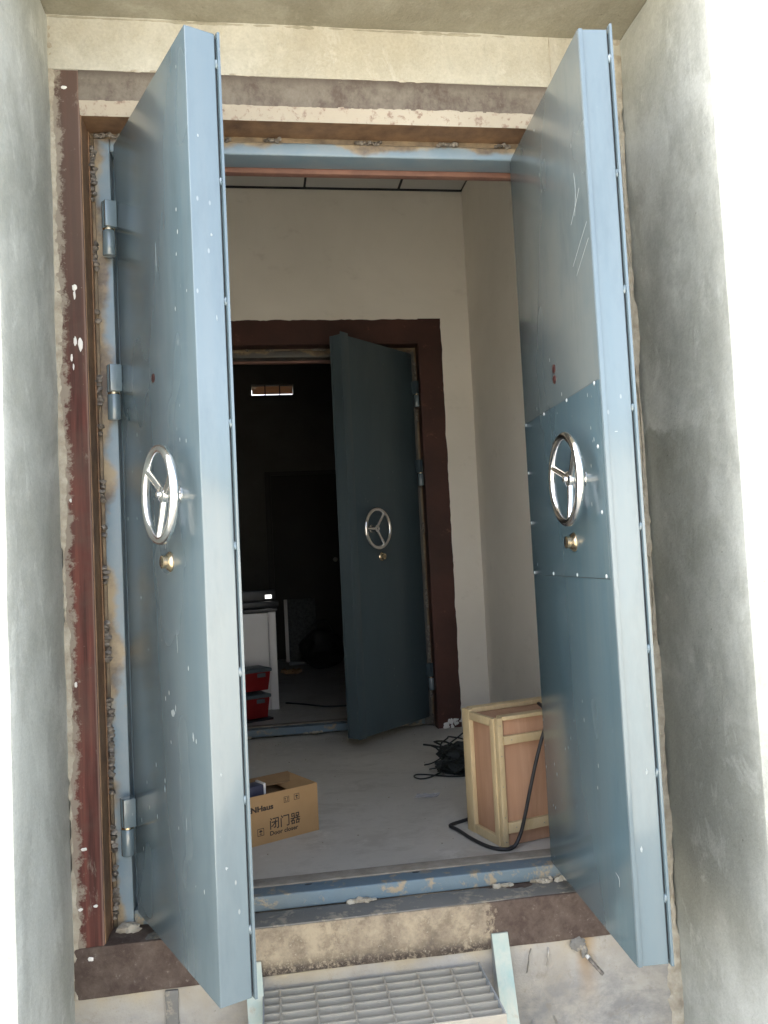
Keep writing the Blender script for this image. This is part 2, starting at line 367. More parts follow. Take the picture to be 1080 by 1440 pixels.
def slab(name, x0, x1, y0, y1, z0, z1, mat, parent=None, step=.05, amp=.003, bev=.006, seed=0, nscale=5.0):
    """plastered block: gridded, edges knocked off, faces slightly uneven"""
    bm = bmesh.new(); bx(bm, x0, x1, y0, y1, z0, z1, bev, 2)
    for ax, (a, b) in enumerate(((x0, x1), (y0, y1), (z0, z1))):
        n = int((b-a)/step)
        for k in range(1, n):
            no = Vector((0, 0, 0)); no[ax] = 1; co = Vector((0, 0, 0)); co[ax] = a+(b-a)*k/n
            bmesh.ops.bisect_plane(bm, geom=bm.verts[:]+bm.edges[:]+bm.faces[:], plane_co=co, plane_no=no)
    bm.normal_update()
    off = Vector((seed*7.3, seed*3.1, seed*5.7))
    for v in bm.verts:
        q = v.co*nscale+off
        d = noise.fractal(q, 1.0, 2.0, 4)*amp + noise.noise(q*.35)*amp
        v.co += v.normal*d
    return obj(name, bm, mat, parent, True)
def tube(bm, pts, r, seg=8, closed=False):
    pts = [Vector(p) for p in pts]; n = len(pts); rings = []
    prev = None
    for i, p in enumerate(pts):
        if closed: t = (pts[(i+1) % n]-pts[i-1]).normalized()
        else: t = (pts[min(i+1, n-1)]-pts[max(i-1, 0)]).normalized()
        if prev is None:
            a = Vector((0, 0, 1)) if abs(t.z) < .9 else Vector((1, 0, 0)); nrm = a.cross(t).normalized()
        else:
            nrm = (prev-t*prev.dot(t)); nrm = nrm.normalized() if nrm.length > 1e-6 else t.orthogonal().normalized()
        prev = nrm; bn = t.cross(nrm)
        rr = r[i] if isinstance(r, (list, tuple)) else r
        rings.append([bm.verts.new(p+nrm*rr*math.cos(2*math.pi*k/seg)+bn*rr*math.sin(2*math.pi*k/seg)) for k in range(seg)])
    for i in range(n if closed else n-1):
        a, b = rings[i], rings[(i+1) % n]
        for k in range(seg): bm.faces.new((a[k], a[(k+1) % seg], b[(k+1) % seg], b[k]))
    if not closed:
        bm.faces.new(rings[0][::-1]); bm.faces.new(rings[-1])
def cyl(bm, p0, p1, r, seg=16): tube(bm, [p0, p1], r, seg)
def lathe(bm, prof, axis_o, ax, seg=24):
    """prof: (radius, height along ax)"""
    ax = Vector(ax).normalized(); a = ax.orthogonal().normalized(); b = ax.cross(a); o = Vector(axis_o); rings = []
    for rr, h in prof:
        rings.append([bm.verts.new(o+ax*h+(a*math.cos(2*math.pi*k/seg)+b*math.sin(2*math.pi*k/seg))*max(rr, 1e-5)) for k in range(seg)])
    for i in range(len(rings)-1):
        for k in range(seg): bm.faces.new((rings[i][k], rings[i][(k+1) % seg], rings[i+1][(k+1) % seg], rings[i+1][k]))
    bm.faces.new(rings[0][::-1]); bm.faces.new(rings[-1])
def spline(ctrl, n=8):
    P = [Vector(c) for c in ctrl]; P = [2*P[0]-P[1]]+P+[2*P[-1]-P[-2]]; out = []
    for i in range(1, len(P)-2):
        for k in range(n):
            t = k/n; a, b, c, d = P[i-1:i+3]
            out.append(.5*((2*b)+(c-a)*t+(2*a-5*b+4*c-d)*t*t+(3*b-a-3*c+d)*t**3))
    out.append(P[-2]); return out
def crumb_strip(name, p0, p1, wid, dep, mat, parent, seed=0, step=.012):
    """irregular crumbled ridge between two points; wid across x, dep out of the wall (-y)"""
    rnd = random.Random(seed); p0, p1 = Vector(p0), Vector(p1); L = (p1-p0).length; n = int(L/step)
    bm = bmesh.new(); t = (p1-p0).normalized(); side = Vector((0, -1, 0)).cross(t).normalized()
    rows = []
    for i in range(n+1):
        c = p0.lerp(p1, i/n)
        q_ = i*step
        k = .5+1.1*noise.noise(Vector((q_*4, seed*3.7, 0)))+.5*noise.noise(Vector((q_*19, seed, 9)))+.3*noise.noise(Vector((q_*60, seed, 3)))
        k = max(.03, k+.12*(rnd.random()-.5)); wv = wid*k; dv = dep*max(.15, .6+.8*noise.noise(Vector((i*.3, seed, 4))))
        rows.append([bm.verts.new(c+side*wv*s+Vector((0, -d*dv+.004*(d == 0), 0))) for s, d in ((-.6, 0), (-.45, .7), (rnd.uniform(-.2, .2), 1.), (.5, .65), (.6+rnd.uniform(0, .25), 0))])
    for a, b in zip(rows, rows[1:]):
        for k in range(4): bm.faces.new((a[k], a[k+1], b[k+1], b[k]))
    bm.faces.new(rows[0]); bm.faces.new(rows[-1][::-1])
    return obj(name, bm, mat, parent, False)
def blob(bm, c, rx, ry, rz, seed=0, amp=.35, sub=2, fq=3.0):
    g = bmesh.ops.create_icosphere(bm, subdivisions=sub, radius=1)
    for v in g['verts']:
        d = 1+amp*noise.noise(v.co*fq+Vector((seed*5.1, seed*2.3, seed)))
        v.co = Vector((c[0]+v.co.x*rx*d, c[1]+v.co.y*ry*d, c[2]+v.co.z*rz*d))

# ------------------------------------------------------------------ constants
XL, XR = -.6934, .9447          # inner faces of the two piers
ZC, ZB = 2.4235, -.174          # soffit, foot of the painted band
D = .465                        # piers project this far
BL, BR = -.617, .757            # inner edges of the band
BT, BS = 2.149, -.048           # head and ledge of the band opening
GZ = -.60                       # ground
FZ = -.07                       # floor inside
WT = .28                        # wall thickness
BY = 2.35                       # inner doorway wall
VXL, VXR, VZ = -1.35, 1.067, 3.035

# ------------------------------------------------------------------ setting: ground
bm = bmesh.new(); bmesh.ops.create_grid(bm, x_segments=40, y_segments=40, size=400)
for v in bm.verts: v.co.z = GZ
tag(obj('ground', bm, 'ground'), kind='structure')

bw = empty('boundary_wall', (0, -12.5, GZ), 0, 'pale plastered boundary wall across the yard, facing the doorway', 'wall')
M['yard_wall'] = concrete('yard_wall_plaster', (.60, .59, .56), (.54, .53, .49), (.46, .45, .41))
box('wall_body', -16, 16, -.12, .12, 0, 3.2, 'yard_wall', bw, 0); box('coping', -16, 16, -.17, .17, 3.2, 3.3, 'yard_wall', bw, .01)
# ------------------------------------------------------------------ building shell
bld = empty('concrete_building', (0, 0, GZ), 0, 'grey plastered concrete building with a deep recessed doorway', 'building')
def part(o): o.parent = bld; o.matrix_parent_inverse = Matrix.Translation((0, 0, -GZ)); return o
def P(fn, *a, **k):
    o = fn(*a, **k); return part(o)
o = P(slab, 'pier', -3.2, XL, -D, WT-.001, GZ, ZC, 'pier', None, .05, .0035, .012, 1)
o['label'] = 'grey plastered pier beside the red painted band'
o = P(slab, 'pier', XR, 3.4, -D, WT-.001, GZ, ZC, 'pier', None, .05, .0035, .010, 2)
o['label'] = 'pale plastered pier with a damp dark patch, beside the riveted door leaf'
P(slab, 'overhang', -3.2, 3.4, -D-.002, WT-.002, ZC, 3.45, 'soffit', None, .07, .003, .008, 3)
P(slab, 'lintel', XL-.01, XR+.01, -.003, WT-.003, 2.271, ZC+.01, 'lintel', None, .03, .002, .003, 4)
P(slab, 'plinth', XL-.01, XR+.01, .003, WT-.004, GZ, ZB+.001, 'plinth', None, .03, .004, .004, 5)
# painted band round the opening: uprights, head, sill
o = P(slab, 'painted_band', XL+.002, BL, 0, WT, BS+.001, 2.271, 'band_red', None, .03, .0012, .003, 6); o['label'] = 'red oxide upright band with plaster splashes'
P(slab, 'painted_band', BR, .845, 0, WT, BS+.001, 2.271, 'band_red', None, .03, .0012, .003, 7)
P(slab, 'filler_plaster', .845, XR-.002, .002, WT, ZB+.001, 2.271, 'mortar', None, .02, .004, .004, 8)
P(slab, 'painted_band', BL, BR, -.0015, WT, BT+.034, 2.272, 'band_top', None, .03, .0012, .002, 9)
P(slab, 'painted_band', XL+.002, .845, -.002, WT, ZB, BS, 'band_bottom', None, .02, .0025, .005, 10)
bm = bmesh.new()      # worn edge under the head: a chamfer that faces down and out
vsx = [(BL, -.0035, BT+.036), (BL, .010, BT), (BL, WT, BT), (BL, WT, BT+.036)]
a = [bm.verts.new(v) for v in vsx]; b = [bm.verts.new((BR, v[1], v[2])) for v in vsx]
for k in range(4): bm.faces.new((a[k], a[(k+1) % 4], b[(k+1) % 4], b[k]))
bm.faces.new(a[::-1]); bm.faces.new(b)
o = part(obj('head_edge', bm, 'pale_edge')); o.data.materials.append(M['reveal'])
for p_ in o.data.polygons:
    if p_.normal.z < -.9: p_.material_index = 1
P(crumb_strip, 'crumbled_joint', (BL, -.0005, BT+.036), (BR, -.0005, BT+.036), .012, .0025, 'pale_edge', None, 6, .007)
P(box, 'reveal_lining', BL, BL+.003, .006, .12, BS, BT, 'reveal', None, .0)
P(box, 'reveal_lining', BR-.003, BR, .006, .12, BS, BT, 'reveal', None, .0)
P(box, 'sill_ledge', BL+.001, BR-.001, .004, .094, BS-.02, BS+.0015, 'ledge', None, .002)
P(crumb_strip, 'crumbled_joint', (XL+.004, .001, ZB), (XL+.004, .001, ZC), .030, .006, 'mortar', None, 1, .007)
P(crumb_strip, 'crumbled_joint', (XR-.012, .001, GZ), (XR-.012, .001, ZC), .03, .012, 'mortar', None, 2)
P(crumb_strip, 'crumbled_joint', (BL, .0, 2.274), (XR, .0, 2.274), .012, .004, 'mortar', None, 3, .008)
P(crumb_strip, 'crumbled_joint', (XL, 0, ZC-.006), (XR, 0, ZC-.006), .012, .006, 'soffit', None, 4)
P(box, 'lintel_joint', .722, .7245, -.0062, .0, 2.285, ZC-.002, 'mortar', None, 0)
P(slab, 'embedded_strip', -.470, -.437, -.002, .012, -.40, ZB-.004, 'ledge', None, .012, .002, .001, 12, 30.0)
# plaster splashes on the red band
rnd = random.Random(4)
for x, z, rx, rz in [(-.642, 1.67, .007, .009), (-.643, 1.65, .003, .012), (-.632, 1.515, .006, .016), (-.645, 1.525, .004, .012), (-.655, 1.48, .003, .010), (-.651, 1.455, .002, .008),
                     (-.668, 1.10, .003, .005), (-.66, .20, .008, .004), (-.635, .055, .006, .0035), (-.672, .05, .006, .004), (-.668, .62, .0035, .007), (-.655, 2.22, .008, .005)]:
    bm = bmesh.new(); blob(bm, (x, -.001, z), rx, .0022, rz, rnd.random()*9, .5); P(obj, 'plaster_splash', bm, 'pale_edge' if z < 0 else 'white_box', None, True)
bm = bmesh.new(); blob(bm, (-.650, -.003, -.075), .008, .003, .007, 3, .6); P(obj, 'plaster_splash', bm, 'white_box', None, True)
# roof, side and rear walls of the house
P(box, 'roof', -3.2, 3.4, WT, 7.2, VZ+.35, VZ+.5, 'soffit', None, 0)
P(box, 'side_wall', -3.2, -3.0, WT, 6.7, GZ, VZ+.35, 'pier', None, 0)
P(box, 'side_wall', 3.2, 3.4, WT, 6.7, GZ, VZ+.35, 'pier', None, 0)
P(box, 'front_infill', -3.0, XL-.003, WT, WT+.02, GZ, VZ+.35, 'vwall', None, 0)
P(box, 'front_infill', XR+.003, 3.2, WT, WT+.02, GZ, VZ+.35, 'vwall', None, 0)
P(box, 'front_infill', XL-.003, XR+.003, WT, WT+.02, 2.15, VZ+.35, 'vwall', None, 0)
# rebar stubs, tie wires and the bent stub pipe on the plinth
def wire(pts, r, name='tie_wire', mat='steel_dull'):
    bm = bmesh.new(); tube(bm, spline(pts, 4), r, 6); return P(obj, name, bm, mat, None, True)
wire([(.512, .002, -.186), (.503, -.006, -.198), (.499, -.010, -.215), (.494, -.006, -.245)], .0022)
wire([(.560, .002, -.188), (.557, -.008, -.2), (.552, -.008, -.232)], .0020)
wire([(.506, .002, -.375), (.502, -.006, -.39), (.50, -.004, -.44)], .0022)
wire([(.565, .002, -.372), (.570, -.006, -.39), (.571, -.004, -.43)], .0022)
st = empty('stub_pipe', (.655, 0, -.19), 0, 'short dark threaded stub rod with a grey smear of mortar, sticking out of the plinth', 'rod')
bm = bmesh.new(); blob(bm, (-.010, -.002, .004), .022, .006, .018, 2, .6, 3); blob(bm, (.006, -.006, -.016), .010, .008, .018, 5, .6, 2); obj('mortar_smear', bm, 'ledge', st, True)
bm = bmesh.new(); tube(bm, [(.010, .006, -.026), (.018, -.010, -.036)], .0055, 8); obj('collar', bm, 'white_box', st, True)
bm = bmesh.new(); tube(bm, [(.016+.0033*k, -.012-.004*k, -.034-.0040*k) for k in range(9)], [.0058 if k % 2 else .0048 for k in range(9)], 8); obj('threaded_rod', bm, 'weld', st, True)

# ------------------------------------------------------------------ vestibule and back room
def S(o, k='structure'): o['kind'] = k; return o
S(box('vestibule_floor', -3.0, 3.2, WT-.08, 6.5, FZ-.1, FZ, 'vfloor', None, 0))
S(box('vestibule_wall_right', VXR, VXR+.1, WT+.02, BY, FZ, VZ, 'vwall', None, 0))
S(box('vestibule_wall_left', VXL-.1, VXL, WT+.02, BY, FZ, VZ, 'vwall', None, 0))
OX2, OZ2 = .009, -.011
wb = S(box('vestibule_wall_back', OX2+BR, VXR+.9, BY, BY+.26, FZ, VZ, 'vwall', None, 0))
box('wall_pier', VXL-1.65, OX2+BL, BY, BY+.26, FZ, VZ, 'vwall', wb, 0)
box('wall_head', OX2+BL, OX2+BR, BY, BY+.26, OZ2+BT, VZ, 'vwall', wb, 0)
# painted dark red surround with a hand-brushed outer edge
def brushed(name, pts_in, pts_out, y, parent, seed):
    bm = bmesh.new(); n = len(pts_in); A = []; B = []
    for i in range(n):
        A.append(bm.verts.new((pts_in[i][0], y, pts_in[i][1]))); B.append(bm.verts.new((pts_out[i][0], y, pts_out[i][1])))
    for i in range(n-1): bm.faces.new((A[i], A[i+1], B[i+1], B[i]))
    r = bmesh.ops.extrude_face_region(bm, geom=bm.faces[:])
    for v in [e for e in r['geom'] if isinstance(e, bmesh.types.BMVert)]: v.co.y += .004
    return obj(name, bm, 'dark_red', parent)
def jit(i, s, a): return a*(noise.noise(Vector((i*.21, s, 0)))+.6*noise.noise(Vector((i*.9, s, 5))))
n = 90
xi, xo = OX2+BR, .897
zs = [FZ+.002+(OZ2+2.285-FZ)*i/n for i in range(n+1)]
brushed('painted_surround', [(xi-.002, z) for z in zs], [(xo+jit(i, 2, .006), z) for i, z in enumerate(zs)], BY-.004, wb, 1)
xs = [OX2+BL-.1+(xi-OX2-BL+.098)*i/n for i in range(n+1)]
brushed('painted_surround', [(x, OZ2+BT-.002) for x in xs], [(x, OZ2+2.283+jit(i, 7, .005)) for i, x in enumerate(xs)], BY-.005, wb, 2)
box('surround_reveal', xi-.006, xi-.001, BY+.001, BY+.1, FZ, OZ2+BT, 'dark_red', wb, 0)
box('surround_reveal', OX2+BL, xi-.006, BY+.001, BY+.1, OZ2+BT-.006, OZ2+BT-.001, 'dark_red', wb, 0)
rnd = random.Random(8)
for k in range(16):       # bare plaster chips at the foot of the surround
    x = .80+rnd.random()*.11; z = FZ+.005+rnd.random()**1.5*(.02+(x-.80)*.7)
    bm = bmesh.new(); blob(bm, (x, BY-.006, z), .006+rnd.random()*.012, .003, .004+rnd.random()*.010, k, .7); obj('plaster_chip', bm, 'white_box', wb)
# suspended ceiling: panels on a T grid
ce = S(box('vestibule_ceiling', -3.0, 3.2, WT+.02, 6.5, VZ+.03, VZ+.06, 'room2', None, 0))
px = [.145-.6*2, .145-.6, .145, .69, 1.29]
for i in range(len(px)-1):
    for y0, y1 in ((.3, .9), (.9, 1.55), (1.55, 2.35)):
        x0, x1 = max(px[i], VXL), min(px[i+1], VXR)
        if x1-x0 > .05: box('ceiling_panel', x0+.007, x1-.007, y0+.007, y1-.007, VZ+.002, VZ+.03, 'ceil', ce, .004)
for x in px[1:-1]: box('grid_bar', x-.0055, x+.0055, .31, 2.34, VZ, VZ+.02, 'groove', ce, 0)
box('wall_angle', VXL, VXR, 2.328, 2.349, VZ-.002, VZ+.004, 'groove', ce, 0)
# back room
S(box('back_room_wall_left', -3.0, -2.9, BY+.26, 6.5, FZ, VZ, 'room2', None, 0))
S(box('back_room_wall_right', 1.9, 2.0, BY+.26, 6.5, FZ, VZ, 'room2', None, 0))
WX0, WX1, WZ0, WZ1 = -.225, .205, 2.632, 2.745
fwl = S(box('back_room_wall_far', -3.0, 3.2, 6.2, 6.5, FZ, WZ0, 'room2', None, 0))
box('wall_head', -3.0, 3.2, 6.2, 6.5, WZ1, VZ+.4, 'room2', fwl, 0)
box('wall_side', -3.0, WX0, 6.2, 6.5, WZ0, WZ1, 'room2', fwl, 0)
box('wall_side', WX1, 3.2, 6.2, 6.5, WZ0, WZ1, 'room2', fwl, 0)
tw = empty('transom_window', ((WX0+WX1)/2, 6.25, WZ0), 0, 'small bright barred window high on the far wall of the dark room', 'window')
for x in (-.075, .075): box('bar', x-.006, x+.006, -.02, .0, .0, WZ1-WZ0, 'black', tw, .001)
for k in range(5): box('blind_slat', -.21, .21, .05, .07, .03+k*.0165, .0435+k*.0165, 'blind', tw, 0)
dd = empty('interior_door', (.30, 6.2, FZ), 0, 'dark closed door in the far wall of the unlit back room', 'door')
box('door_panel', -.37, .37, -.05, -.006, 0, 1.86, 'door_dark', dd, .004)
box('door_frame', -.43, -.372, -.065, -.004, 0, 1.90, 'door_dark', dd, .004)
box('door_frame', .372, .43, -.065, -.004, 0, 1.90, 'door_dark', dd, .004)
box('door_frame', -.372, .372, -.063, -.005, 1.862, 1.90, 'door_dark', dd, .004)
bm = bmesh.new(); lathe(bm, [(.02, 0), (.02, .006), (.012, .02), (.024, .04), (.024, .055), (.01, .062)], (.25, -.05, .98), (0, -1, 0), 14); obj('knob', bm, 'steel_dull', dd, True)

# ------------------------------------------------------------------ steel door frames
def door_frame(off, label, z_beads, top_beads, bf='blue_frame'):
    f = empty('door_frame', off, 0, label, 'door frame')
    def jamb(s):      # s=-1 left, +1 right: mirrored about the middle of the opening
        c = (BL+BR)/2
        X = lambda x: c+s*(c-x) if s > 0 else x
        def b2(name, x0, x1, *a, **k):
            x0, x1 = sorted((X(x0), X(x1))); return box(name, x0, x1, *a, **k)
        j = b2('jamb', -.600, -.557, .095, .150, BS+.002, 2.131, bf, f, .004)
        b2('rebate', -.600, -.530, .152, .205, BS+.002, 2.128, bf, j, .003)
        b2('packing_strip', BL+.0035, -.601, .103, .13, BS+.002, 2.146, 'packing', j, .002)
        b2('packing_lip', BL+.0035, BL+.0075, .085, .1025, BS+.002, 2.146, 'reveal', j, .001)
        return j
    jl, jr = jamb(-1), jamb(1)
    hd = box('head', -.5565, .6965, .095, .178, 2.094, 2.1325, bf, f, .006, 3)
    box('rear_lip', -.53, .67, .180, .206, 2.081, 2.128, 'primer', hd, .003)
    box('packing_strip', BL+.004, BR-.004, .10, .13, 2.1335, 2.1485, 'packing', hd, .001)
    si = box('sill', -.5565, .6965, .095, .160, BS+.003, -.004, 'sill_blue', f, .005, 3)
    box('mortar_bed', -.5565, .6965, .1605, .218, BS-.03, -.0005, 'mortar_grey', si, .004)
    for x, y in ((-.086, .146), (.225, .150)):
        bm = bmesh.new(); blob(bm, (x, y, -.0035), .011, .004, .0012, x, .3); obj('bolt_hole', bm, 'groove', si, True)
    rn = random.Random(11)
    for z, L in z_beads:
        bm = bmesh.new()
        for k in range(max(2, int(L/.009))):
            blob(bm, (-.6035+rn.uniform(-.004, .004), .093+rn.uniform(-.004, .002), z-L/2+L*k/max(1, int(L/.009)-1)), .0085+rn.random()*.004, .007, .008, rn.random()*30, .5, 1)
        obj('weld_bead', bm, 'weld', jl, True)
        bm = bmesh.new()
        for k in range(max(2, int(L/.009))):
            blob(bm, (.7435+rn.uniform(-.004, .004), .094+rn.uniform(-.003, .002), z-.05-L/2+L*k/max(1, int(L/.009)-1)), .0085+rn.random()*.004, .007, .008, rn.random()*30, .5, 1)
        obj('weld_bead', bm, 'weld', jr, True)
    for x, L in top_beads:
        bm = bmesh.new()
        for k in range(int(L/.008)):
            blob(bm, (x-L/2+.008*k, .094+rn.uniform(-.004, .001), 2.1365+rn.uniform(-.004, .004)), .0075, .0055, .0055+rn.random()*.003, rn.random()*30, .5, 1)
        obj('weld_bead', bm, 'weld', hd, True)
    bm = bmesh.new()
    for k in range(14): blob(bm, (-.585+rn.uniform(-.02, .05), .075+rn.uniform(-.012, .015), BS+.004+rn.random()*.008), .012+rn.random()*.01, .010, .006+rn.random()*.008, rn.random()*30, .6, 1)
    obj('mortar_dropping', bm, 'mortar', si, True)
    for x, L in ((-.3, .05), (.05, .10), (.47, .06), (.61, .12)):      # mortar droppings along the foot of the sill
        bm = bmesh.new()
        for k in range(int(L/.010)+2):
            blob(bm, (x+rn.uniform(-L/2, L/2), .088+rn.uniform(-.006, .006), BS+.004+rn.random()*.006), .007+rn.random()*.009, .007, .003+rn.random()*.006, rn.random()*30, .6, 1)
        obj('mortar_dropping', bm, 'mortar', si, True)
    return f, jl, jr
ZB_ = [(2.05, .10), (1.97, .03), (1.79, .07), (1.62, .025), (1.41, .075), (1.30, .02), (1.13, .05), (1.02, .02), (.90, .04), (.72, .10), (.46, .20), (.33, .03), (.19, .06), (.10, .03), (.02, .07)]
TB_ = [(-.55, .09), (-.36, .04), (-.22, .02), (-.09, .055), (.19, .085), (.43, .07), (.60, .05)]
f1, jl1, jr1 = door_frame((0, 0, 0), 'blue steel door frame welded into the outer doorway with rough weld beads', ZB_, TB_)
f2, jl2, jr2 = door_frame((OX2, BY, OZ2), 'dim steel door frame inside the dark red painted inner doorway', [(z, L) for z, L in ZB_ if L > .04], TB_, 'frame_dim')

# ------------------------------------------------------------------ blast door leaves
TH = .070
HINGE_Z = (1.857, 1.397, .225)
def handwheel(parent, s, X, Z, Y0, side, angs, so=.047):
    """side -1: outer face (towards -Y), +1: inner face"""
    yb = Y0; yc = Y0+side*so
    hwl = None
    bm = bmesh.new(); Rw, rr = .103, .0105
    tube(bm, [(s*X+Rw*math.cos(2*math.pi*k/40), yc, Z+Rw*math.sin(2*math.pi*k/40)) for k in range(40)], rr, 12, True)
    rim = obj('handwheel', bm, 'chrome', parent, True)
    for a in angs:
        a = R(a); c, sn = math.cos(a), math.sin(a)
        bm = bmesh.new(); tube(bm, [(s*X+c*.012, yc-side*.012, Z+sn*.012), (s*X+c*.05, yc-side*.008, Z+sn*.05), (s*X+c*(Rw-.002), yc, Z+sn*(Rw-.002))], [.0095, .0088, .0080], 10)
        obj('spoke', bm, 'chrome', rim, True)
    bm = bmesh.new(); lathe(bm, [(.021, 0), (.021, .004), (.015, .007), (.015, .030), (.019, .033), (.019, .043), (.014, .046), (.007, .047), (.007, .053), (.004, .055)], (s*X, yb, Z), (0, side, 0), 20)
    obj('hub', bm, 'chrome', rim, True)
def lockset(parent, s, X, Z, Y0, side):
    bm = bmesh.new(); lathe(bm, [(.024, 0), (.024, .003), (.019, .009), (.0155, .011), (.0155, .022), (.0125, .0235)], (s*X, Y0, Z), (0, side, 0), 20)
    k = obj('lock_cylinder', bm, 'brass', parent, True)
    box('keyway', s*X-.0012, s*X+.0012, *sorted((Y0+side*.0236, Y0+side*.0242)), Z-.006, Z+.006, 'groove', k, 0)
def leaf(name, loc, rz, s, X0, W, label, m_out, m_in, m_edge, lip_out, wheel_out, wheel_in, panel, hinges=True, H=2.1):
    L = empty(name, loc, rz, label, 'steel door', 'steel security door leaves')
    def b2(nm, xa, xb, *a, **k):
        xa, xb = sorted((s*xa, s*xb)); return box(nm, xa, xb, *a, **k)
    b2('outer_skin', X0, W-.003, 0, .003, .0, H, m_out, L, .001)
    b2('inner_skin', X0, W-.003, TH-.003, TH, .0, H, m_in, L, .001)
    e = b2('free_edge', W-.006, W, .0004, TH-.0004, .001, H-.001, m_edge, L, .0022, 3)
    b2('core', X0+.001, W-.0065, .0035, TH-.0035, .001, H-.001, m_edge, L, .001)
    if lip_out:
        yl0, yl1 = -.0100, -.0038; ys0, ys1 = -.0036, -.0002
    else:
        yl0, yl1 = TH+.0038, TH+.0100; ys0, ys1 = TH+.0002, TH+.0036
    lip = b2('meeting_lip', W-.055, W+.006, yl0, yl1, -.002, H+(.010 if lip_out else .002), m_edge, L, .0012)
    b2('seal_groove', W-.05, W-.004, ys0, ys1, .01, H-.01, 'groove', lip, 0)
    for k in range(8):     # stitch welds that hold the lip
        z = .14+k*.27
        bm = bmesh.new(); blob(bm, (s*(W-.001), (ys0+ys1)/2, z), .005, .0042, .011, k, .4, 1); obj('stitch_weld', bm, m_edge, lip, True)
    if not lip_out:
        pass
    else:
        b2('skin_return', W-.0005, W+.0035, TH-.010, TH-.0006, .001, H-.001, m_edge, L, .0012)
    if wheel_out is not None:
        handwheel(L, s, .455, 1.075, -.0002, -1, wheel_out); lockset(L, s, .375, .925, -.0002, -1)
    if wheel_in is not None:
        handwheel(L, s, .455 if panel else .40, 1.075, TH+.0002, 1, wheel_in, .047 if panel else .036); lockset(L, s, .355, .925, TH+.0015, 1)
    if panel:
        z0, z1 = .838, 1.287
        pn = b2('access_panel', X0+.002, W-.010, TH+.0003, TH+.0018, z0, z1, m_in, L, .0005)
        for zz in (z0-.0012, z1+.0003): b2('panel_seam', X0+.002, W-.010, TH+.0002, TH+.0010, zz, zz+.0011, 'groove', pn, 0)
        xs_ = [X0+.016, .163, .362, .562]
        pos = [(x, z1-.004) for x in xs_]+[(x, z0+.005) for x in xs_]+[(X0+.014, 1.139), (X0+.014, .990), (.560, 1.138), (.560, .988)]
        proto = None
        for x, z in pos:
            if proto is None:
                bm = bmesh.new(); lathe(bm, [(.0050, 0), (.0044, .0010), (.0028, .0017), (.0008, .0019)], (0, 0, 0), (0, 1, 0), 10)
                ri = obj('rivet', bm, 'rivet', pn, True); proto = ri.data
            else: ri = link('rivet', proto, None, pn)
            ri.location = (s*x, TH+.0018, z)
    if hinges:
        for hz in HINGE_Z:      # upper knuckle with its leaf plate
            bm = bmesh.new(); lathe(bm, [(.0165, 0), (.0180, .002), (.0180, .074), (.0165, .076)], (s*(X0-.010), -.0175, hz+.002), (0, 0, 1), 20)
            h_ = obj('hinge_knuckle', bm, m_edge, L, True)
            b2('hinge_plate', X0-.006, X0+.014, -.032, -.0004, hz+.003, hz+.077, m_edge, h_, .002)
    return L
def frame_knuckles(parent, x, y):
    for hz in HINGE_Z:
        bm = bmesh.new(); lathe(bm, [(.0165, 0), (.0180, .002), (.0180, .068), (.0165, .070)], (x, y, hz-.074), (0, 0, 1), 20)
        k = obj('hinge_knuckle', bm, 'blue_edge', parent, True)
        bm = bmesh.new(); lathe(bm, [(.0168, 0), (.0168, .005)], (x, y, hz-.0035), (0, 0, 1), 20); obj('hinge_washer', bm, 'brass', k, True)
        box('hinge_web', x-.008, x+.008, y+.004, .0955, hz-.072, hz-.006, 'blue_edge', k, .001)

AL = 1.1482
OL = Vector((-.5419, .07, 0))
lf = leaf('steel_door', OL, -AL, 1, 0.0, .594, 'grey blue steel door leaf with handwheel, hinged beside the red painted band', 'blue_leaf', 'blue_leaf_in', 'blue_edge', False, (142, 262, 22), (142, 262, 22), False)
kx = OL + Matrix.Rotation(-AL, 3, 'Z') @ Vector((-.010, -.0175, 0))
frame_knuckles(jl1, kx.x, kx.y)
bm = bmesh.new(); lathe(bm, [(.011, 0), (.011, .002), (.007, .004)], (.292, -.0002, 1.377), (0, -1, 0), 14); obj('peephole', bm, 'peep', lf, True)
AR = 1.5193
n2 = Vector((-math.sin(AR), math.cos(AR), 0))
ORt = Vector((.6192, .0748, 0)) - n2*TH
rf = leaf('steel_door', ORt, AR, -1, -.040, .594, 'blue steel door leaf with a riveted access panel around its handwheel', 'blue_leaf', 'blue_leaf_in', 'blue_edge', True, None, (142, 262, 22), True)
for z in (1.384, 1.356):
    bm = bmesh.new(); lathe(bm, [(.0115, 0), (.0115, .002), (.009, .0035), (.003, .004)], (-.272, TH+.0002, z), (0, 1, 0), 18); obj('peephole', bm, 'peep', rf, True)
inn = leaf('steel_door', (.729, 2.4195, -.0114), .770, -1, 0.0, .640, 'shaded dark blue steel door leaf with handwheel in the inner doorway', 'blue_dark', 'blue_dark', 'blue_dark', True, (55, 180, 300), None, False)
kx = Vector((.729, 2.4195, 0)) + Matrix.Rotation(.770, 3, 'Z') @ Vector((.010, -.0175, 0))
frame_knuckles(jr2, kx.x-OX2, kx.y-BY)

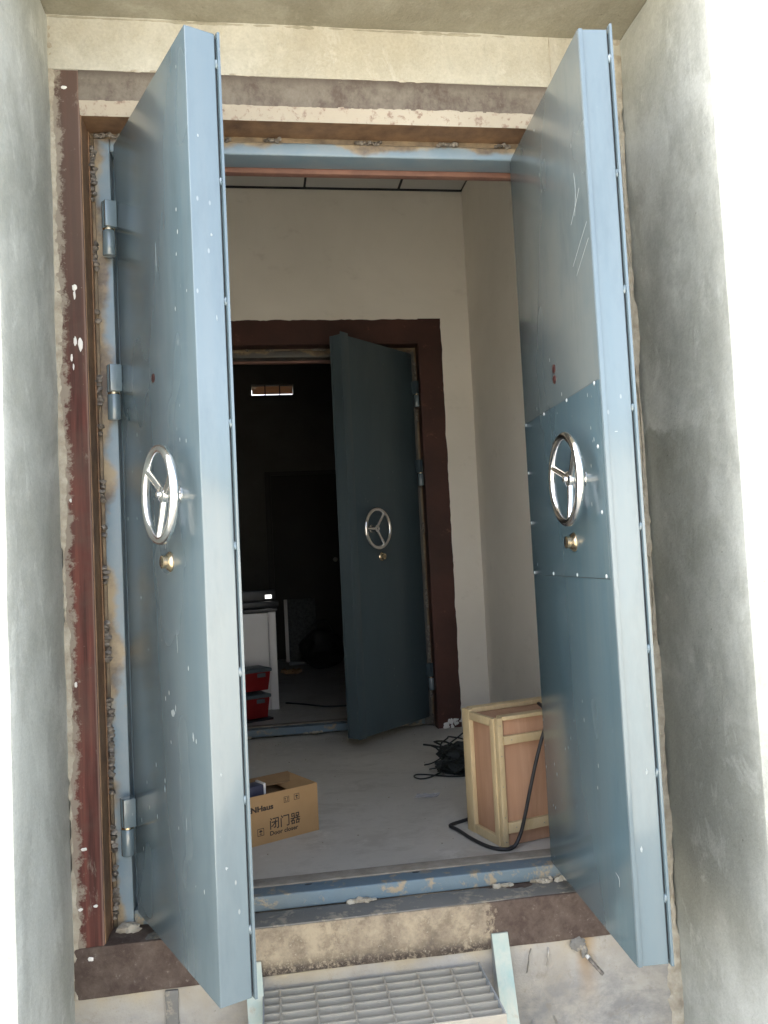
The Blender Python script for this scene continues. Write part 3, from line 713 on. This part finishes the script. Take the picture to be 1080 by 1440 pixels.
def fleck(parent, x, y, z, rx, ry, rz, k):
    bm = bmesh.new(); blob(bm, (x, y, z), rx, ry, rz, k*1.7, .8, 2, 2.2); obj('paint_fleck', bm, 'fleck', parent, True)
for k, (u_, z, rx, rz) in enumerate([(.352, .572, .018, .010), (.372, .585, .004, .010), (.487, .536, .006, .013), (.505, .53, .003, .007), (.469, 1.199, .004, .006), (.511, 1.19, .003, .005), (.27, .379, .003, .009), (.471, .685, .003, .007), (.30, .60, .003, .007), (.33, .50, .003, .005), (.40, .74, .0016, .030), (.343, 1.665, .0014, .040), (.26, 1.02, .0012, .03), (.42, .33, .0016, .02), (.47, 1.50, .003, .006), (.49, 1.62, .0025, .006), (.48, 1.42, .003, .008), (.50, 1.72, .003, .006)]):
    fleck(lf, u_, -.0001, z, rx*.75, .0005, rz*.8, k)
for k, (v_, z, ry, rz) in enumerate([(.022, 1.854, .004, .006), (.045, 1.635, .004, .006), (.024, .278, .005, .005), (.02, .472, .003, .005), (.05, 1.45, .0015, .010)]):
    fleck(lf, .594, v_, z, .0005, ry*.55, rz*.6, k+20)
for k, (v_, z, ry, rz) in enumerate([(.021, .414, .004, .009), (.045, .248, .005, .010), (.04, 1.166, .006, .0015)]):
    fleck(rf, -.594, v_, z, .0005, ry*.6, rz*.6, k+30)
for (u0_, z0_, u1_, z1_) in ((.575, 1.655, .466, 1.589), (.58, 1.615, .487, 1.559), (.54, 1.75, .47, 1.69), (.495, .165, .515, .140), (.51, 1.80, .50, 1.70)):
    bm = bmesh.new(); tube(bm, spline([(-u0_, TH-.0004, z0_), (-(u0_+u1_)/2-.01, TH, (z0_+z1_)/2+.006), (-u1_, TH-.0004, z1_)], 5), .0009, 5); obj('scratch', bm, 'fleck', rf, True)

# ------------------------------------------------------------------ steel steps in front of the sill
stp = empty('steel_steps', (.08, -.15, GZ), 0, 'steel steps with a dusty open grating tread below the blue sill', 'steps')
def loc(o, base): o.matrix_parent_inverse = Matrix.Translation(base).inverted(); return o
SB = Vector((.08, -.15, GZ))
def sp(o, parent=stp): o.parent = parent; o.matrix_parent_inverse = Matrix.Translation(-SB) if parent == stp else Matrix.Identity(4); return o
def stringer(xa, xb, sgn):
    """channel stringer falling away from the wall; web on the inner side"""
    top, bot = Vector((0, -.004, -.130)), Vector((-.030*sgn, -.288, GZ))
    d = (bot-top)
    bm = bmesh.new()
    def plate(x0, x1, dn0, dn1):
        nrm = Vector((0, -d.z, d.y)).normalized()
        if nrm.z < 0: nrm = -nrm
        nrm = Vector((0, -abs(d.z), abs(d.y)*1)).normalized()
        q = []
        for base in (top, bot):
            for x, k in ((x0, dn0), (x1, dn0), (x1, dn1), (x0, dn1)):
                q.append(bm.verts.new(Vector((x, 0, 0))+base+Vector((0, k, 0))))
        for a, b in ((0, 1), (1, 2), (2, 3), (3, 0)): bm.faces.new((q[a], q[b], q[b+4], q[a+4]))
        bm.faces.new(q[3::-1]); bm.faces.new(q[4:])
    plate(xa, xb, 0, -.005)
    o1 = sp(obj('stringer', bm, 'green_steel'))
    bm = bmesh.new()
    xw = xa if sgn > 0 else xb
    w0, w1 = (xw, xw+.005) if sgn > 0 else (xw-.005, xw)
    q = [bm.verts.new(v) for v in ((w0, 0.001, -.134), (w0, -.004, -.134), (w0-.03*sgn, -.287, GZ), (w0-.03*sgn, -.14, GZ), (w0, 0.001, -.34))]
    q2 = [bm.verts.new((v.co.x+.005, v.co.y, v.co.z)) for v in q]
    for k in range(5): bm.faces.new((q[k], q[(k+1) % 5], q2[(k+1) % 5], q2[k]))
    bm.faces.new(q[::-1]); bm.faces.new(q2)
    w_ = obj('web', bm, 'galv', o1)
stringer(.400, .445, 1)
stringer(-.266, -.223, -1)
def tread(zt, y0, x0, x1, skew):
    dep = .256; t = box('tread', x0, x1, -dep, -dep+.0045, zt-.036, zt+.001, 'grate', None, .001)
    sp(t)
    # nosing strip is the root of the tread; bars hang on it
    t.data.transform(Matrix.Translation((0, y0, 0)))
    n = 7; pitch = .0365
    for k in range(n):
        y = y0-.008-k*pitch
        b = box('bearing_bar', x0+.004, x1-.004, y-.0027, y+.0027, zt-.036, zt-.0005, 'grate', t, .0010)
    nx = 7
    for k in range(nx):
        x = x0+.045+k*.091
        if x > x1-.01: break
        bm = bmesh.new(); cyl(bm, (x, y0-.004, zt-.0025), (x, y0-dep+.004, zt-.0025), .0030, 6); obj('cross_rod', bm, 'grate', t, True)
    for x in (x0, x1-.004): box('end_plate', x, x+.004, y0-dep+.005, y0-.002, zt-.045, zt+.003, 'galv', t, .001)
    return t
tread(-.200, -.012, -.222, .360, 0)
tread(-.400, -.135, -.235, .370, 0)

# ------------------------------------------------------------------ cardboard box
ang = math.atan2(.115, .23)
cb = empty('cardboard_box', (-.013, .816, FZ), ang, 'open brown cardboard carton printed with black lettering, on the vestibule floor', 'cardboard box')
BLn, BD, BH, T = .355, .22, .17, .004      # local: x from -BLn to 0, y from 0 back to BD
wl = box('front_panel', -BLn, 0, 0, T, 0, BH, 'card', cb, .0012)
box('back_panel', -BLn, 0, BD-T, BD, 0, BH, 'card', cb, .0012)
box('side_panel', -T, -.0005, T+.0003, BD-T-.0003, 0, BH, 'card', cb, .0012)
box('side_panel', -BLn+.0005, -BLn+T, T+.0003, BD-T-.0003, 0, BH, 'card', cb, .0012)
box('base_panel', -BLn+T, -T, T, BD-T, .001, .004, 'card_in', cb, 0)
def flap(name, pts, mat='card_in'):
    bm = bmesh.new(); v = [bm.verts.new(p) for p in pts]; bm.faces.new(v)
    r = bmesh.ops.extrude_face_region(bm, geom=bm.faces[:])
    for q in [e for e in r['geom'] if isinstance(e, bmesh.types.BMVert)]: q.co.z += .0035
    return obj(name, bm, mat, cb)
flap('flap', [(-BLn+.15, BD-.002, BH), (-.004, BD-.002, BH), (-.03, BD-.10, BH-.012), (-BLn+.17, BD-.095, BH-.006)])
flap('flap', [(-.004, .006, BH-.002), (-.004, BD-.006, BH-.002), (-.085, BD-.03, BH-.02), (-.09, .02, BH-.024)], 'card')
flap('flap', [(-BLn+.004, BD-.001, BH-.001), (-BLn+.145, BD-.001, BH-.001), (-BLn+.185, BD+.005, BH+.050), (-BLn+.05, BD+.02, BH+.055)], 'card')
flap('flap', [(-BLn+.07, .09, BH-.055), (-.06, .10, BH-.055), (-.05, BD-.02, BH-.035), (-BLn+.08, BD-.02, BH-.035)], 'card_in')
def text(body, x, z, size, parent, ink='ink', xscale=1.0, y=-.0004, bold=0.0):
    cu = bpy.data.curves.new('lettering', 'FONT'); cu.body = body; cu.size = size; cu.offset = bold; cu.resolution_u = 3
    to = bpy.data.objects.new('lettering', cu); col.objects.link(to)
    bpy.context.view_layer.update()
    me = bpy.data.meshes.new_from_object(to.evaluated_get(bpy.context.evaluated_depsgraph_get()))
    bpy.data.objects.remove(to); bpy.data.curves.remove(cu)
    me.name = 'lettering'
    for v in me.vertices: v.co = Vector((x+v.co.x*xscale, y, z+v.co.y))
    me.materials.clear()
    return link('lettering', me, ink, parent)
text('EENHaus', -.300, .1155, .0255, wl, 'ink', 1.22, bold=.0011)
text('闭门器', -.200, .048, .043, wl, 'ink', .97, bold=.0005)
text('Door closer', -.199, .0245, .0205, wl, 'ink', 1.10, bold=.0006)
def icon(x, z, s, kind):
    bm = bmesh.new(); t = s*.07; h = s/2
    def q(x0, x1, z0, z1): bx(bm, x+x0, x+x1, -.0007, -.0001, z+z0, z+z1)
    q(-h, h, h-t, h); q(-h, h, -h, -h+t); q(-h, -h+t, -h+t, h-t); q(h-t, h, -h+t, h-t)
    if kind == 0:
        for dx in (-.22, .22):
            q(s*dx-.0008, s*dx+.0008, -h*.45, h*.6); q(s*dx-.003, s*dx+.003, h*.35, h*.5)
        q(-h*.6, h*.6, -h*.62, -h*.5)
    else:
        q(-.0010, .0010, -h*.5, h*.5); q(-h*.5, h*.5, h*.05, h*.35); q(-h*.28, h*.28, h*.35, h*.55); q(-h*.4, h*.4, -h*.6, -h*.45)
    obj('handling_mark', bm, 'ink', wl)
icon(-.128, .136, .021, 0); icon(-.087, .138, .021, 1); icon(-.2335, .044, .025, 1)
pb = empty('product_carton', (-.262, .777, FZ+.005), ang+.05, 'small white and navy carton standing inside the open cardboard box', 'carton')
box('carton_body', -.05, .047, -.03, .03, 0, .185, 'navy', pb, .001)
box('carton_end', .0472, .055, -.031, .031, 0, .19, 'white_box', pb, .001)

# ------------------------------------------------------------------ wooden crate
ca = math.atan2(.047, .171)
cr = empty('wooden_crate', (.573, .439, FZ), ca, 'plywood crate with pale pine battens, standing on the vestibule floor', 'crate')
CW, CD, CH = .46, .235, .425
box('front_panel', .012, CW-.012, .012, .020, .002, CH-.010, 'ply', cr, .001)
box('back_panel', .012, CW-.012, CD-.02, CD-.012, .002, CH-.010, 'ply', cr, .001)
box('side_panel', .014, .022, .021, CD-.021, .002, CH-.014, 'ply', cr, .001)
box('side_panel', CW-.022, CW-.014, .021, CD-.021, .002, CH-.014, 'ply', cr, .001)
box('top_panel', .023, CW-.023, .021, CD-.021, CH-.020, CH-.012, 'ply', cr, .001)
for z0, z1 in ((.336, .364), (.046, .080)): box('batten', .021, CW-.004, -.004, .0115, z0, z1, 'batten', cr, .002)
box('batten', 0, .020, -.001, .0205, .001, CH, 'batten', cr, .002)                  # corner post at the near edge
box('batten', -.004, .0135, .0215, .046, .002, CH-.004, 'batten', cr, .002)
box('batten', -.004, .0135, CD-.050, CD, .0, CH+.003, 'batten', cr, .002)
box('batten', -.003, .0132, .0465, CD-.0505, .001, .030, 'batten', cr, .002)
box('batten', -.003, .0132, .0465, CD-.0505, CH-.032, CH-.004, 'batten', cr, .002)
box('batten', .0145, CW-.004, CD-.045, CD-.002, CH-.011, CH+.006, 'batten', cr, .002)
box('batten', .0206, CW-.004, .0, .040, CH-.0095, CH+.003, 'batten', cr, .002)
box('batten', CW-.004, CW+.012, 0, .04, 0, CH, 'batten', cr, .002); box('batten', CW-.004, CW+.012, CD-.04, CD, 0, CH, 'batten', cr, .002)
rnd = random.Random(3)
proto = None
for x, z in ((.05, .35), (.17, .352), (.05, .063), (.16, .06), (.01, .40), (.01, .02), (.01, .2), (.01, .1), (.01, .3)):
    bm = bmesh.new(); lathe(bm, [(.0022, 0), (.002, .0008)], (x, -.0042 if x > .02 else -.0012, z), (0, -1, 0), 8); obj('nail', bm, 'steel_dull', cr)

# ------------------------------------------------------------------ power cable beside the crate, net heap, film scrap
bm = bmesh.new()
tube(bm, spline([(.62, .80, FZ+.008), (.52, .745, FZ+.007), (.462, .712, FZ+.007), (.450, .690, FZ+.007), (.468, .640, FZ+.007), (.49, .545, FZ+.007), (.525, .455, FZ+.007), (.565, .418, FZ+.007), (.603, .425, FZ+.010), (.628, .430, FZ+.045), (.645, .427, FZ+.10), (.668, .422, FZ+.19), (.69, .420, FZ+.27), (.715, .425, FZ+.34), (.74, .435, FZ+.40), (.75, .47, FZ+.437), (.76, .56, FZ+.442)], 10), .0062, 10)
tag(obj('power_cable', bm, 'rubber', None, True), 'thick black cable looping in front of the wooden crate and up its side', 'cable')
rnd = random.Random(5)
hp = empty('net_heap', (.66, 1.42, FZ), 0, 'tangled heap of black netting behind the crate', 'netting')
bm = bmesh.new()
for k in range(30):
    a = rnd.random()*6.28; rr = .04+rnd.random()*.055; cx, cy = rnd.uniform(-.04, .08), rnd.uniform(-.04, .06); tx, ty = rnd.uniform(-.9, .9), rnd.uniform(-.9, .9); zc = .02+rnd.random()*.09
    pts = []
    for i in range(16):
        t = 6.28*i/16; w_ = 1+.3*math.sin(3*t+k)
        pts.append((cx+rr*w_*math.cos(t), cy+rr*.8*math.sin(t+a), max(.004, zc+.5*rr*(tx*math.cos(t)+ty*math.sin(t)))))
    tube(bm, pts, .0028+rnd.random()*.002, 5, True)
obj('tangle', bm, 'mesh', hp, True)
bm = bmesh.new(); blob(bm, (.02, .01, .05), .10, .085, .072, 4, .7, 3); obj('bunched_net', bm, 'mesh', hp, True)
bm = bmesh.new(); tube(bm, spline([(.05, -.09, .005), (-.04, -.085, .005), (-.10, -.055, .006), (-.16, -.005, .004), (-.20, .005, .004), (-.213, -.03, .004), (-.195, -.065, .004), (-.155, -.06, .004), (-.10, -.02, .008), (-.05, .03, .01)], 8), .0034, 7); obj('cord', bm, 'mesh', hp, True)
bm = bmesh.new(); tube(bm, spline([(-.13, .16, .004), (-.10, .12, .02), (-.05, .10, .05), (.03, .09, .09), (.07, .05, .09)], 6), .0034, 6); obj('cord', bm, 'mesh', hp, True)
bm = bmesh.new(); g_ = bmesh.ops.create_grid(bm, x_segments=14, y_segments=7, size=.5)
for v in bm.verts:
    x, y = v.co.x, v.co.y
    v.co = Vector((.445+x*.095+.02*y, 1.085+y*.05-.25*x*.08, FZ+.006+.010*abs(noise.noise(Vector((x*5, y*5, 2))))+.018*max(0, x-.3)))
tag(obj('plastic_scrap', bm, 'film', None, True), 'crumpled scrap of clear plastic film lying on the floor', 'plastic scrap')

# ------------------------------------------------------------------ things in the back room
cbn = empty('white_cabinet', (-.108, 3.367, FZ), 0, 'low white cabinet with a black top just inside the dark room', 'cabinet')
box('body', -.48, -.052, 0, .42, 0, .645, 'white_enamel', cbn, .004)
box('side_panel', -.0505, 0, -.004, .43, 0, .65, 'white_enamel', cbn, .004)
box('top', -.50, .012, -.03, .45, .652, .672, 'black', cbn, .003)
for k in range(5): box('vent_slot', -.20, -.17+.04, -.0012, -.0002, .245+k*.012, .25+k*.012, 'groove', cbn, 0)
dv = empty('black_device', (-.23, 3.52, FZ+.672), .15, 'black device with a glowing patch added as window glare, on top of the white cabinet', 'device')
bm = bmesh.new(); bx(bm, -.14, .14, -.06, .10, 0, .045, .008); obj('case', bm, 'black', dv, True)
box('bezel', -.13, .13, -.02, .06, .0455, .12, 'black', dv, .01)
box('glare_patch', .055, .10, -.0215, -.0205, .062, .088, 'glare', dv, 0)  # added glowing patch in place of reflected window glare
for i, (z, hgt, dx) in enumerate(((.185, .115, .0), (.015, .125, -.01))):
    bn = empty('storage_bin', (-.30+dx, 3.06, FZ+z), .42, ('upper' if i == 0 else 'lower')+' red storage bin with a grey rim in front of the white cabinet', 'storage bin', 'red bins by the white cabinet')
    bm = bmesh.new(); vv = bx(bm, -.125, .115, -.09, .09, 0, hgt, .006)
    for v in bm.verts:
        k = .88+.12*(v.co.z/hgt); v.co.x *= k; v.co.y *= k
    obj('tub', bm, 'red_plastic', bn, True)
    box('rim', -.135, .122, -.10, .10, hgt+.0003, hgt+.022, 'grey_blue', bn, .006)
    box('handle', .02, .075, -.104, -.1005, hgt-.03, hgt-.005, 'grey_blue', bn, .002)
ds = empty('plinth_block', (-.30, 3.06, FZ), .42, 'dark low block under the red bins', 'block')
box('block_body', -.12, .12, -.10, .10, 0, .013, 'black', ds, .003)
lp = empty('leaning_panel', (.09, 5.75, FZ), 0, 'grey speckled panel with a white edge strip leaning in the dark room', 'panel')
bm = bmesh.new(); bx(bm, -.05, .22, 0, .02, .02, .62, .003, 2, Matrix.Rotation(R(-8), 4, 'X')); obj('board', bm, 'clutter', lp, True)
bm = bmesh.new(); bx(bm, -.085, -.052, -.006, .02, .02, .62, .003, 2, Matrix.Rotation(R(-8), 4, 'X')); obj('edge_strip', bm, 'white_enamel', lp, True)
box('foot_rail', -.06, .22, -.10, -.04, 0, .03, 'galv', lp, .004)
sk = empty('tool_bag', (.33, 5.3, FZ), .3, 'slumped black tool bag on the floor of the dark room', 'bag')
bm = bmesh.new(); blob(bm, (0, 0, .17), .20, .14, .19, 7, .35, 3, 1.6)
for v in bm.verts: v.co.z = max(v.co.z, .002)
obj('bag_body', bm, 'rubber', sk, True)
bm = bmesh.new(); tube(bm, spline([(-.12, 0, .28), (-.08, -.02, .40), (.04, -.02, .43), (.12, 0, .30)], 6), .011, 7); obj('bag_handle', bm, 'rubber', sk, True)
bm = bmesh.new()
for k in range(9): blob(bm, (.03+-.06+.016*k, 5.05+rnd.uniform(-.02, .02), FZ+.016+rnd.random()*.012), .035, .03, .022, k, .6, 1)
tag(obj('rag', bm, 'card', None, True), 'small crumpled brown rag on the floor of the dark room', 'rag')
bm = bmesh.new(); tube(bm, spline([(-.06, 3.55, FZ+.006), (.06, 3.45, FZ+.006), (.2, 3.30, FZ+.006), (.36, 3.28, FZ+.006), (.6, 3.35, FZ+.006)], 8), .006, 7)
tag(obj('floor_cable', bm, 'rubber', None, True), 'thin black cable lying across the dark room floor beyond the inner sill', 'cable')

# loose grit: crumbs of mortar swept along both sills and over the floor (uncountable)
rnd = random.Random(21); bm = bmesh.new()
for k in range(420):
    t = rnd.random()
    if t < .35: x, y = rnd.uniform(-.5, .65), BY-.02-abs(rnd.gauss(0, .05))
    elif t < .6: x, y = rnd.uniform(-.5, .65), .235+abs(rnd.gauss(0, .05))
    else: x, y = rnd.uniform(-.9, 1.0), rnd.uniform(.3, 2.3)
    q = .0012+.0035*rnd.random()**3
    blob(bm, (x, y, FZ+q*.5), q, q*rnd.uniform(.6, 1.2), q*.7, k, .5, 1)
tag(obj('floor_grit', bm, 'mortar', None, False), 'fine crumbs of mortar scattered along the sills and over the vestibule floor', 'grit', None, 'stuff')
